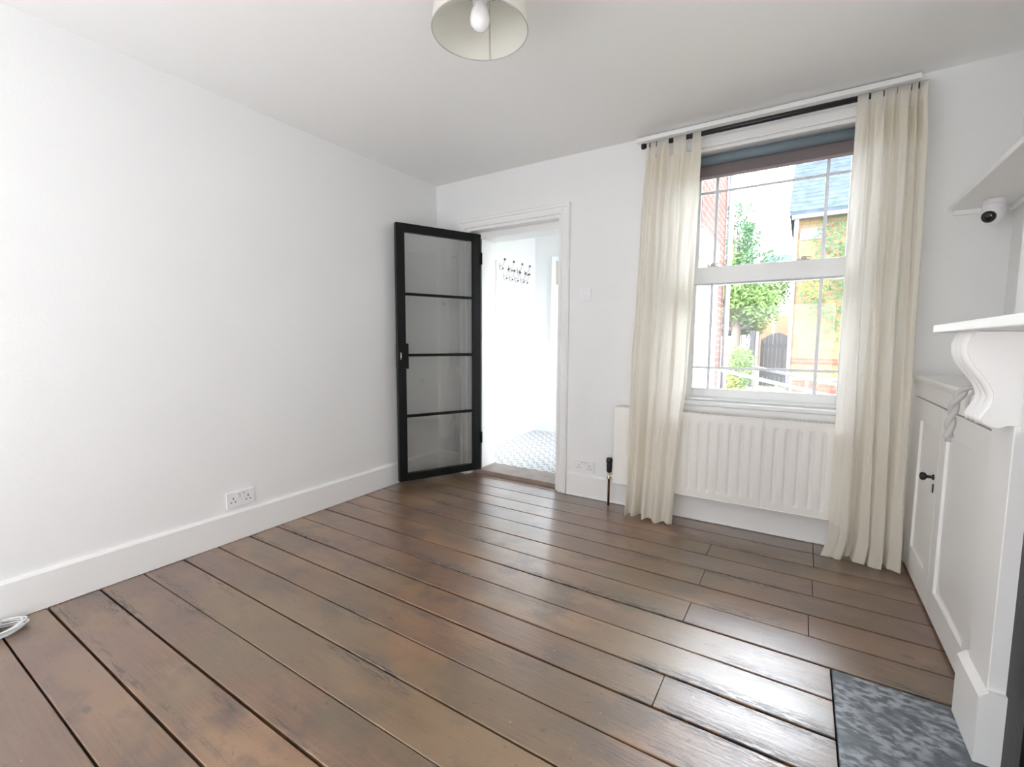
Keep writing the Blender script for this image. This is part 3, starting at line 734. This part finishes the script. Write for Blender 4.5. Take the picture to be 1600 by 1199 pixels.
d2 = cdoor(-.5305, -1.0755, -.612, -.990, .118, .735)
MB().lathe([(.011, 0), (.011, .004), (.006, .007), (.006, .020), (.014, .026), (.017, .034), (.014, .041), (.006, .044), (0, .044)], (FX, -.482, .540), 18, (-1, 0, 0)).build('knob', iron_m, d1)
mb = MB(); mb.prism([( -.487+.007*math.cos(a), .497+(.017 if math.sin(a) > 0 else .020)*math.sin(a)) for a in [2*math.pi*k/16 for k in range(16)]], FX-.003, FX, 0)
mb.build('keyhole_plate', iron_m, d1)

# ------------------------------------------------------------------ mantelpiece
mp = thing('mantelpiece', (2.9, -1.8, 0), 'white wooden fire surround with reeded scroll brackets at the right edge', 'fireplace')
PX, PY0, PY1 = 2.945, -1.19, -1.34
def pilaster(ya, yb):
    box((PX, ya, .19), (2.991, yb, .875), .002).build('pilaster', cab_m, mp)
    mb = MB(); mb.prism([(2.928, .006), (2.928, .182), (2.946, .200), (2.991, .200), (2.991, .006)], ya+.030, yb-.014, 1); mb.build('plinth_block', cab_m, mp)
def mirror(poly): return poly
def bracket(ya, yb):
    """scroll bracket: S-shaped reeded front edge, flat sides"""
    S_ = [(2.868, 1.103), (2.858, 1.090), (2.853, 1.070), (2.854, 1.050), (2.861, 1.030), (2.872, 1.012), (2.887, .992), (2.899, .972), (2.907, .952), (2.908, .934), (2.904, .916), (2.896, .900), (2.890, .886)]
    base = [(2.893, .876), (2.903, .870), (2.921, .866), (2.936, .873), (2.946, .874), (2.991, .874), (2.991, 1.103)]
    w = (yb-ya)
    mb = MB(); mb.prism(S_+base, ya+w*.02, yb-w*.02, 1)
    o = mb.build('bracket', cab_m, mp)
    # three reeds following the curve
    for k in range(3):
        y0 = ya+w*(k/3+.055); y1 = ya+w*((k+1)/3-.055); ym = (y0+y1)/2; rr = abs(y1-y0)/2
        vs = []; nseg = 7
        P = S_+[(2.893, .878)]
        for i, (x, z) in enumerate(P):
            a = P[max(0, i-1)]; b = P[min(len(P)-1, i+1)]
            tx, tz = b[0]-a[0], b[1]-a[1]; l = math.hypot(tx, tz); nx_, nz_ = tz/l, -tx/l
            if nx_ > 0: nx_, nz_ = -nx_, -nz_
            for q in range(nseg+1):
                an = math.pi*q/nseg; vs.append((x+nx_*.015*math.sin(an)+.004, ym+rr*math.cos(an)*(1 if y1 > y0 else -1), z+nz_*.015*math.sin(an)))
        m_ = nseg+1
        fs = [(i*m_+q, i*m_+q+1, (i+1)*m_+q+1, (i+1)*m_+q) for i in range(len(P)-1) for q in range(nseg)]
        fs += [tuple(range(m_)), tuple((len(P)-1)*m_+q for q in range(m_-1, -1, -1))]
        MB().add(vs, fs, True).build('reed', cab_m, o)
pilaster(PY0, PY1); bracket(-1.205, -1.330)
pilaster(-2.26, -2.41); bracket(-2.275, -2.40)
box((2.955, -1.335, .86), (2.991, -2.27, 1.103), .003).build('frieze', cab_m, mp)
box((2.985, -1.12, .9), (2.9915, -1.20, 1.10)).build('backing_strip', cab_m, mp)
mb = box((2.828, -1.085, 1.104), (2.9915, -2.52, 1.127), .003); mb.build('mantel_shelf', cab_m, mp)
# cast iron insert
ins = thing('fireplace_insert', (3.0, -1.8, 0), 'black cast iron fireplace insert inside the white surround', 'fireplace')
mb = MB()
arch = [(-1.45, .005)]+[(-1.45, .50)]+[(-1.80+.35*math.cos(a), .50+.20*math.sin(a)) for a in [math.pi*k/14 for k in range(1, 14)]]+[(-2.15, .50), (-2.15, .005)]
# plate as strips around the arch
for (y0_, z0_), (y1_, z1_) in zip(arch[1:], arch[2:-1] if False else arch[2:]):
    if abs(z0_-.005) < 1e-6 or abs(z1_-.005) < 1e-6: continue
    mb.prism([(y0_, z0_), (y1_, z1_), (y1_, .845), (y0_, .845)], 2.979, 2.9905, 0)
mb.box((2.979, -1.3405, .005), (2.9905, -1.45, .845)); mb.box((2.979, -2.15, .005), (2.9905, -2.2595, .845))
mb.build('front_plate', iron_m, ins)
mb = box((3.235, -1.405, .005), (3.2485, -2.195, .845)); mb.box((2.9925, -1.402, .005), (3.235, -1.41, .845)); mb.box((2.9925, -2.19, .005), (3.235, -2.198, .845)); mb.box((2.9925, -1.41, .838), (3.235, -2.19, .848)); mb.build('firebox', iron_m, ins)
for k in range(7):
    z = .12+k*.03
    MB().tube([(2.985+.02, -1.46, z), (2.975, -1.8, z), (2.985+.02, -2.14, z)], .006, 8).build('grate_bar', iron_m, ins)
# hearth
hs = box((2.641, -1.141, -.022), (2.975, -2.51, .0045), .004).build('hearth_slab', slate_m, label='grey slate hearth stone let into the floorboards before the fireplace', cat='hearth')
# ------------------------------------------------------------------ upper alcove shelf
sh = thing('alcove_shelf', (3.14, -.5, 1.68), 'white shelf high in the alcove above the cupboard', 'shelf')
box((3.033, -1.088, 1.677), (3.249, -.001, 1.698), .002).build('shelf_board', cab_m, sh)
box((3.055, -.020, 1.655), (3.249, -.001, 1.6765), .002).build('batten', cab_m, sh); box((3.232, -1.085, 1.655), (3.249, -.021, 1.6765), .002).build('batten', cab_m, sh)
# ------------------------------------------------------------------ security camera under the shelf
sc = thing('security_camera', (3.150, -.16, 1.676), 'small white dome security camera hanging under the high shelf', 'camera')
MB().lathe([(.034, 0), (.036, -.003), (.036, -.018), (.033, -.021)], (3.150, -.16, 1.6765), 28).build('mount', plastic_m, sc)
bd = MB().lathe([(.034, -.021), (.037, -.026), (.037, -.060), (.034, -.078), (.026, -.092), (.013, -.100), (0, -.102)], (3.150, -.16, 1.6765), 28).build('body', plastic_m, sc)
ax = Vector((-.62, -.72, -.32)).normalized(); c_ = Vector((3.150, -.16, 1.612))
MB().lathe([(.024, .020), (.0245, .034), (.021, .040), (.012, .043), (0, .044)], c_, 22, ax).build('lens', lens_m, bd)
# ------------------------------------------------------------------ rope tieback
rp = thing('rope_tieback', (2.88, -1.13, .78), 'short twisted white rope hanging beside the scroll bracket, over the cupboard', 'rope')
path = []
ctrl = [(2.925, -1.15, .948), (2.912, -1.14, .952), (2.899, -1.135, .945), (2.889, -1.13, .926), (2.882, -1.125, .903), (2.880, -1.12, .878), (2.878, -1.12, .853), (2.876, -1.12, .828), (2.875, -1.12, .803)]
def cr(pts, n):
    out = []; P = [Vector(p) for p in pts]; P = [P[0]*2-P[1]]+P+[P[-1]*2-P[-2]]
    for i in range(1, len(P)-2):
        for k in range(n):
            t_ = k/n; a, b, c, d = P[i-1], P[i], P[i+1], P[i+2]
            out.append(.5*((2*b)+(c-a)*t_+(2*a-5*b+4*c-d)*t_*t_+(3*b-a-3*c+d)*t_**3))
    out.append(P[-2]); return out
path = cr(ctrl, 8); L_ = 0; lens_ = [0]
for a, b in zip(path, path[1:]): L_ += (b-a).length; lens_.append(L_)
for s_ in (0, 1):
    pts = []; rr = []
    for i, (p, l) in enumerate(zip(path, lens_)):
        t_ = (path[min(i+1, len(path)-1)]-path[max(0, i-1)]).normalized()
        x_ = t_.cross(Vector((0.3, 1, 0.1))).normalized(); y_ = t_.cross(x_)
        a = 2*math.pi*l/.095+math.pi*s_; am = min(1, l/.05)
        pts.append(p+(x_*math.cos(a)+y_*math.sin(a))*.0052*am); rr.append((.0045+.0045*am)*.85)
    MB().tube(pts, rr, 10).build('strand', cord_m, rp)
MB().tube([(2.875, -1.12, .806), (2.875, -1.12, .790)], .007, 12).build('binding', cord_m, rp)
MB().tube(cr([(2.935, -1.17, .945), (2.920, -1.155, .945), (2.905, -1.15, .925), (2.903, -1.15, .895), (2.915, -1.155, .870)], 6), .004, 8).build('cord_loop', cord_m, rp)

# ------------------------------------------------------------------ pendant lamp
lc = Vector((1.609, -1.683, 0)); lz = 2.0286
lp = thing('pendant_lamp', (lc.x, lc.y, CEIL-.03), 'cream fabric drum shade lamp hanging from the ceiling, unlit', 'lamp')
cz = CEIL+.003+.0158*lc.y
MB().lathe([(0, 0), (.05, 0), (.05, -.012), (.042, -.026), (.012, -.032), (0, -.032)], (lc.x, lc.y, cz-.002), 28).build('ceiling_rose', plastic_m, lp)
MB().tube([(lc.x, lc.y, cz-.03), (lc.x, lc.y, 2.19)], .0035, 10).build('flex', plastic_m, lp)
hd = MB().lathe([(.010, .05), (.016, .045), (.019, .0), (.019, -.03), (.023, -.034), (.023, -.042), (.017, -.046)], (lc.x, lc.y, 2.150), 20).build('lamp_holder', mat('lamp_holder_plastic', (.6, .6, .62), .35), lp)
R0, R1, ztop = .148, .131, 2.205
mb = MB(); ns = 64; vs = []
for z, R_ in ((lz, R0), (lz+.06, R0-.006), (lz+.12, R0-.012), (ztop, R1), (ztop, R1-.001), (lz+.12, R0-.013), (lz+.06, R0-.007), (lz, R0-.001)):
    for k in range(ns): vs.append((lc.x+R_*math.cos(2*math.pi*k/ns), lc.y+R_*math.sin(2*math.pi*k/ns), z))
fs = [(i*ns+k, i*ns+(k+1) % ns, (i+1)*ns+(k+1) % ns, (i+1)*ns+k) for i in range(7) for k in range(ns)]
sd_ = mb.add(vs, fs, True).build('lamp_shade', shade_m, lp)
for zz, RR in ((lz, R0), (ztop, R1)):
    MB().tube([(lc.x+RR*math.cos(2*math.pi*k/ns), lc.y+RR*math.sin(2*math.pi*k/ns), zz) for k in range(ns)], .0018, 8, closed=True).build('shade_ring', mat('shade_ring_grey', (.42, .42, .40), .5), sd_)
# overlapping seam of the shade on the far side
vd = Vector((math.sin(yaw), math.cos(yaw), 0)); a0 = math.atan2(vd.y, vd.x)-.17
vs = []
for z, R_ in ((lz+.001, R0-.002), (lz+.06, R0-.008), (lz+.12, R0-.014), (ztop-.002, R1-.002)):
    for q in (-.024, .024): vs.append((lc.x+R_*math.cos(a0+q), lc.y+R_*math.sin(a0+q), z))
MB().add(vs, [(0, 1, 3, 2), (2, 3, 5, 4), (4, 5, 7, 6)]).build('seam', shade_in_m, sd_)
mb = MB()
for k in range(3):
    an = k*2*math.pi/3+.4; mb.tube([(lc.x+.02*math.cos(an), lc.y+.02*math.sin(an), 2.145), (lc.x+(R1-.002)*math.cos(an), lc.y+(R1-.002)*math.sin(an), ztop)], .0016, 6)
mb.build('spider_frame', mat('white_wire', (.7, .7, .68), .4), lp)
MB().lathe([(.013, .056), (.014, .042), (.022, .030), (.029, .012), (.031, -.004), (.028, -.020), (.018, -.031), (.007, -.036), (0, -.0365)], (lc.x, lc.y, 2.066), 28).build('bulb', bulb_m, lp)

# ------------------------------------------------------------------ coiled cable on the floor at left
cc = thing('coiled_cable', (.12, -2.60, 0), 'coil of white cable on the floorboards against the left baseboard', 'cable')
R = random.Random(4)
for k in range(7):
    cx_, cy_, rx, rz = .088+R.uniform(-.005, .005), -2.590+R.uniform(-.008, .008), .055+R.uniform(-.010, .003), .005+.0048*k*.8
    ph = R.uniform(0, 6); pts = [(cx_+rx*math.cos(a)*.95, cy_+rx*1.75*math.sin(a), max(.0045, rz+.004*math.sin(a*2+ph))) for a in [2*math.pi*q/48 for q in range(48)]]
    MB().tube(pts, .0030, 8, closed=True).build('cable_loop', cable_m, cc)
MB().lathe([(0, 0), (.030, 0), (.036, .006), (.034, .012), (.024, .016), (0, .017)], (.082, -2.590, .028), 28).build('flat_cover', mat('grey_white_plastic', (.62, .65, .68), .2), cc)

# ================================================================== outdoors
mb = MB(); vs = []
gx = [-14, -4, 0, 1.6, 2.4, 3.4, 8, 16]; gy = [.33, 3, 6, 9, 12, 15, 25, 45]
for y in gy:
    for x in gx: vs.append((x, y, -.2+.004*(y)))
n_ = len(gx)
mb.add(vs, [(j*n_+i, j*n_+i+1, (j+1)*n_+i+1, (j+1)*n_+i) for j in range(len(gy)-1) for i in range(n_-1)])
mb.build('ground', grass_m, kind='structure')
mb = MB(); P_ = [(1.6, .35), (3.3, .35), (3.3, 9.0), (2.6, 11.9), (1.2, 11.9), (1.55, 6)]
mb.prism(P_, -.19, -.145, 2); mb.build('path', path_m, kind='structure')
# white casement door and canopy on the extension wall facing the yard
yd = thing('door_3', (1.62, 2.4, -.15), 'white glazed back door on the brick extension outside the window', kind='structure')
mb = box((1.601, 1.80, -.14), (1.66, 1.90, 2.15)); mb.box((1.601, 2.66, -.14), (1.66, 2.76, 2.15)); mb.box((1.601, 1.90, 2.05), (1.66, 2.66, 2.15)); mb.build('door_frame', upvc_m, yd)
mb = box((1.601, 1.90, -.14), (1.64, 2.0, 2.05)); mb.box((1.601, 2.56, -.14), (1.64, 2.66, 2.05)); mb.box((1.601, 2.0, 1.93), (1.64, 2.56, 2.05)); mb.box((1.601, 2.0, .72), (1.64, 2.56, .86)); mb.box((1.601, 2.0, -.14), (1.64, 2.56, .05))
mb.box((1.603, 2.0, .05), (1.615, 2.56, .72)); lf = mb.build('door_leaf', upvc_m, yd)
box((1.606, 2.0, .86), (1.612, 2.56, 1.93)).build('pane', mat('frosted_door_glass', (.55, .60, .64), .3), lf)
mb = MB()
for k in range(9):
    a = 2*math.pi*k/9; mb.tube([(1.645, 2.21+.02*math.cos(a), 1.93+.02*math.sin(a)), (1.645, 2.21+.06*math.cos(a), 1.93+.045*math.sin(a))], .006, 6)
mb.build('sun_ornament', mat('grey_ornament', (.25, .26, .28), .6), yd)
# drainpipe and gutter on the extension
MB().tube([(1.66, 3.52, -.15), (1.66, 3.52, 3.6)], .034, 12).build('downpipe', rail_m, label='pale downpipe at the corner of the red brick extension', cat='pipe')

def leaf_cloud(name, c, rad, n, size, m, parent, seed, squash=1.0, kind='stuff'):
    R = random.Random(seed); vs = []; fs = []
    for k in range(n):
        while True:
            p = Vector((R.uniform(-1, 1), R.uniform(-1, 1), R.uniform(-1, 1)))
            if p.length < 1: break
        p = p*(1+.35*R.random())
        q = Vector((c[0]+p.x*rad, c[1]+p.y*rad, c[2]+p.z*rad*squash))
        a = Vector((R.gauss(0, 1), R.gauss(0, 1), R.gauss(0, 1))).normalized(); b = a.orthogonal().normalized(); s_ = size*R.uniform(.6, 1.3); i = len(vs)
        vs += [q-a*s_, q+b*s_*.45+a*s_*.1, q+a*s_, q-b*s_*.45+a*s_*.1]; fs.append((i, i+1, i+2, i+3))
    return MB_cloud(name, vs, fs, m, parent, kind)
def MB_cloud(name, vs, fs, m, parent, kind):
    o0 = WL(parent); me = bpy.data.meshes.new(name); me.from_pydata([tuple(Vector(v)-o0) for v in vs], [], fs); me.materials.append(m)
    o = bpy.data.objects.new(name, me); COL.objects.link(o); o.parent = parent; WLOC[o.name] = o0; o['kind'] = kind; return o
def tree(loc, h, label, blobs, seed, stems=4):
    t = thing('tree', loc, label, 'tree', 'garden trees beyond the yard')
    R = random.Random(seed); x, y, z = loc
    mb = MB(); mb.tube([(x, y, z), (x+.05, y, z+h*.35), (x-.04, y+.05, z+h*.6), (x+.02, y, z+h*.9)], [.13, .10, .06, .02], 8)
    tk = mb.build('trunk', bark_m, t)
    mb = MB()
    for i, (dx, dz, rad, n, sz, mi) in enumerate(blobs):
        mb.tube([(x, y, z+h*.35), (x+dx*.6, y+R.uniform(-.2, .2), z+dz*.8), (x+dx, y, z+dz)], [.05, .03, .008], 6)
    mb.build('branches', bark_m, t)
    for i, (dx, dz, rad, n, sz, mi) in enumerate(blobs):
        leaf_cloud('foliage', (x+dx, y+R.uniform(-.3, .3), z+dz), rad, n, sz, leafs[mi], t, seed*10+i, .85)
    return t
tree((1.05, 9.6, -.16), 4.4, 'tall loose green tree seen through the left half of the window', [(-.10, 4.35, .34, 300, .055, 0), (.05, 3.75, .42, 420, .06, 0), (-.35, 3.2, .5, 700, .065, 1), (.45, 3.1, .4, 380, .06, 0), (0, 2.4, .62, 1500, .07, 1), (-.5, 2.2, .5, 1000, .07, 2), (.55, 2.1, .45, 700, .065, 1)], 21)
tree((.70, 12.6, -.16), 2.6, 'low bushy yellow green tree in front of the pale fence', [(.0, 1.9, .55, 1300, .07, 0), (.55, 2.5, .5, 900, .07, 1), (1.0, 2.75, .42, 600, .06, 1), (.45, 1.75, .35, 600, .06, 2), (-.4, 2.4, .6, 1400, .07, 0)], 22)
sb = thing('shrub', (1.05, 8.0, -.17), 'low green shrub at the foot of the pale fence', 'shrub')
leaf_cloud('foliage', (1.40, 8.0, .55), .25, 900, .045, leafs[1], sb, 71, 1.6); leaf_cloud('foliage', (1.08, 8.0, .22), .32, 900, .05, leafs[2], sb, 72, .8)
MB().tube([(1.4, 8.0, -.17), (1.4, 8.0, .4)], .02, 6).build('stem', bark_m, sb)
cy = thing('conifer', (.60, 16.2, -.13), 'narrow dark blue conifer behind the garden trees', 'tree')
MB().tube([(.60, 16.2, -.15), (.60, 16.2, 5.0)], [.09, .02], 8).build('trunk', bark_m, cy)
for k in range(8): leaf_cloud('foliage', (.60, 16.2, 1.4+k*.55), .50-.045*k, 330, .07, blue_leaf if False else leafs[0], cy, 90+k, 1.2)
# pale board fence
fn = thing('garden_fence', (.9, 11.6, -.16), 'pale vertical board fence left of the black gate', 'fence')
x = -.6
while x < 1.10:
    box((x, 11.60, -.14), (x+.115, 11.62, 1.30+random.uniform(-.02, .02)), 0).build('board', fence_m, fn); x += .125
for z in (.2, 1.0): box((-.6, 11.625, z), (1.20, 11.66, z+.07)).build('rail', fence_m, fn)
box((1.235, 11.55, -.15), (1.365, 11.68, 1.42), .01).build('gate_post', gate_m, label='dark wooden post between pale fence and black gate', cat='post')
box((1.385, 11.55, -.15), (1.465, 11.66, 1.40), .01).build('gate_post', post_m, label='pale concrete post on the hinge side of the black gate', cat='post')
# arched black gate
gt = thing('arched_gate', (1.92, 11.9, -.15), 'black arch-topped wooden plank gate closing the yard', 'gate')
x = 1.49; k = 0
while x < 2.14:
    tt = (x+.045-1.49)/.80; zt = 1.17+.20*math.sin(math.pi*min(1, max(0, tt)))
    mb = MB(); za = 1.17+.20*math.sin(math.pi*max(0, min(1, (x-1.49)/.80))); zb_ = 1.17+.20*math.sin(math.pi*min(1, (x+.09-1.49)/.80))
    mb.prism([(x, -.12), (x+.092, -.12), (x+.092, zb_), (x, za)], 11.88, 11.90, 1); mb.build('plank', gate_m, gt); x += .100
for z in (.15, .95): box((1.49, 11.905, z), (2.23, 11.94, z+.1)).build('rail', gate_m, gt)
box((2.14, 11.865, .50), (2.20, 11.878, .60)).build('latch', mat('pale_latch', (.5, .5, .55), .4), gt)
MB().tube([(1.66, 14.6, -.13), (1.66, 14.6, 2.75)], .03, 8).build('lamp_post', rail_m, label='thin grey post rising behind the black gate', cat='post')
# low brick wall and rendered house beyond the gate
box((.9, 16, -.1), (4.2, 16.3, 2.05)).build('garden_wall', yelbrick_m, label='low yellow brick wall beyond the black gate', cat='wall')
hb = thing('house', (2.0, 22, -.1), 'distant pale rendered house above the yellow wall', 'house')
box((.8, 22, -.1), (5, 26, 4.6)).build('wall', render_m, hb)
mb = MB(); mb.prism([(21.8, 4.55), (24, 5.5), (26.2, 4.55)], .6, 5.2, 0); mb.build('roof', slate_roof_m, hb)
box((1.35, 21.97, 2.6), (1.9, 22.01, 3.6)).build('window', upvc_m, hb)
# yellow brick house at right
hs_ = thing('house', (4.2, 10.5, -.2), 'yellow brick house with slate roof in the right half of the window', 'house')
HX, HY, HE = 2.27, 9.4, 3.92
box((HX, HY, .32), (8.5, HY+4.6, HE)).build('wall', yelbrick_m, hs_)
box((HX-.01, HY-.012, .62), (8.5, HY+.1, .74)).build('brick_band', redband_m, hs_)
box((HX-.02, HY-.03, -.2), (8.5, HY+4.6, .32)).build('plinth', render_m, hs_)
rf = MB(); rf.prism([(HY-.22, HE-.04), (HY-.22, HE+.03), (HY+2.3, HE+2.0), (HY+4.8, HE+.03), (HY+4.8, HE-.04)], HX-.16, 8.6, 0); rfo = rf.build('roof', slate_roof_m, hs_)
# courses of slates
for k in range(15):
    a = k/15; y_ = HY-.22+2.5*a; z_ = HE+.03+1.97*a
    mb = MB(); mb.prism([(y_, z_+.006), (y_, z_+.024), (y_+.175, z_+.150), (y_+.175, z_+.140)], HX-.18, 8.6, 0); mb.build('slate_course', slate_roof_m, rfo)
mb = box((HX-.12, HY-.27, HE-.13), (8.6, HY-.16, HE-.04), .02); mb.build('gutter', mat('dark_gutter', (.10, .11, .14), .5), hs_)
mb = MB(); mb.tube([(HX-.02, HY-.22, HE-.13), (HX-.03, HY-.05, HE-.4), (HX-.03, HY-.05, .0)], .042, 10); mb.build('downpipe', mat('grey_pipe', (.16, .16, .19), .5), hs_)
box((HX+.12, HY+2.0, 5.2), (HX+.95, HY+2.7, 6.75), .02).build('chimney', redbrick_m, hs_)
box((HX+.5, HY-.02, HE-.55), (HX+.05, HY+.05, HE-.30)).build('vent_band', mat('dark_brick_band', (.10, .08, .10), .8), hs_)
iv = leaf_cloud('ivy', (3.20, HY-.08, 2.6), .75, 1900, .045, leafs[0], hs_, 55, 1.7)
for v in iv.data.vertices: v.co.y = (HY-.10-WL(hs_).y) + (v.co.y-(HY-.08-WL(hs_).y))*.12
iv2 = leaf_cloud('ivy', (2.62, HY-.08, 2.5), .22, 260, .04, leafs[2], hs_, 56, 2.0)
for v in iv2.data.vertices: v.co.y = (HY-.10-WL(hs_).y) + (v.co.y-(HY-.08-WL(hs_).y))*.12
# low red planter wall with pots
box((2.35, 7.9, -.16), (3.9, 8.2, .34), .01).build('planter', redband_m, label='low red brick planter at the foot of the yellow house', cat='planter')
# handrails
def rail(pa, pb, posts, label):
    t = thing('handrail', (pa[0], pa[1], -.15), label, 'handrail')
    MB().tube([pa, pb], .018, 10).build('rail', rail_m, t)
    for q in posts:
        p = Vector(pa).lerp(Vector(pb), q); MB().tube([(p.x, p.y, -.15), tuple(p)], .012, 8).build('post', rail_m, t)
rail((1.72, 2.4, .80), (2.9, 1.9, .58), (.04, .5, .95), 'lower sloping metal handrail just outside the window')
rail((2.02, 3.3, .79), (3.1, 2.4, .62), (.04, .5, .95), 'upper sloping metal handrail just outside the window')
t = thing('garden_hoop', (1.42, 5.2, -.17), 'thin black metal hoop standing in the grass', 'hoop')
MB().tube([(1.40, 5.2, -.17), (1.40, 5.2, .88), (1.86, 5.2, .88), (1.86, 5.2, -.17)], .008, 8).build('bar', rod_m, t)
print('objects', len(bpy.data.objects))
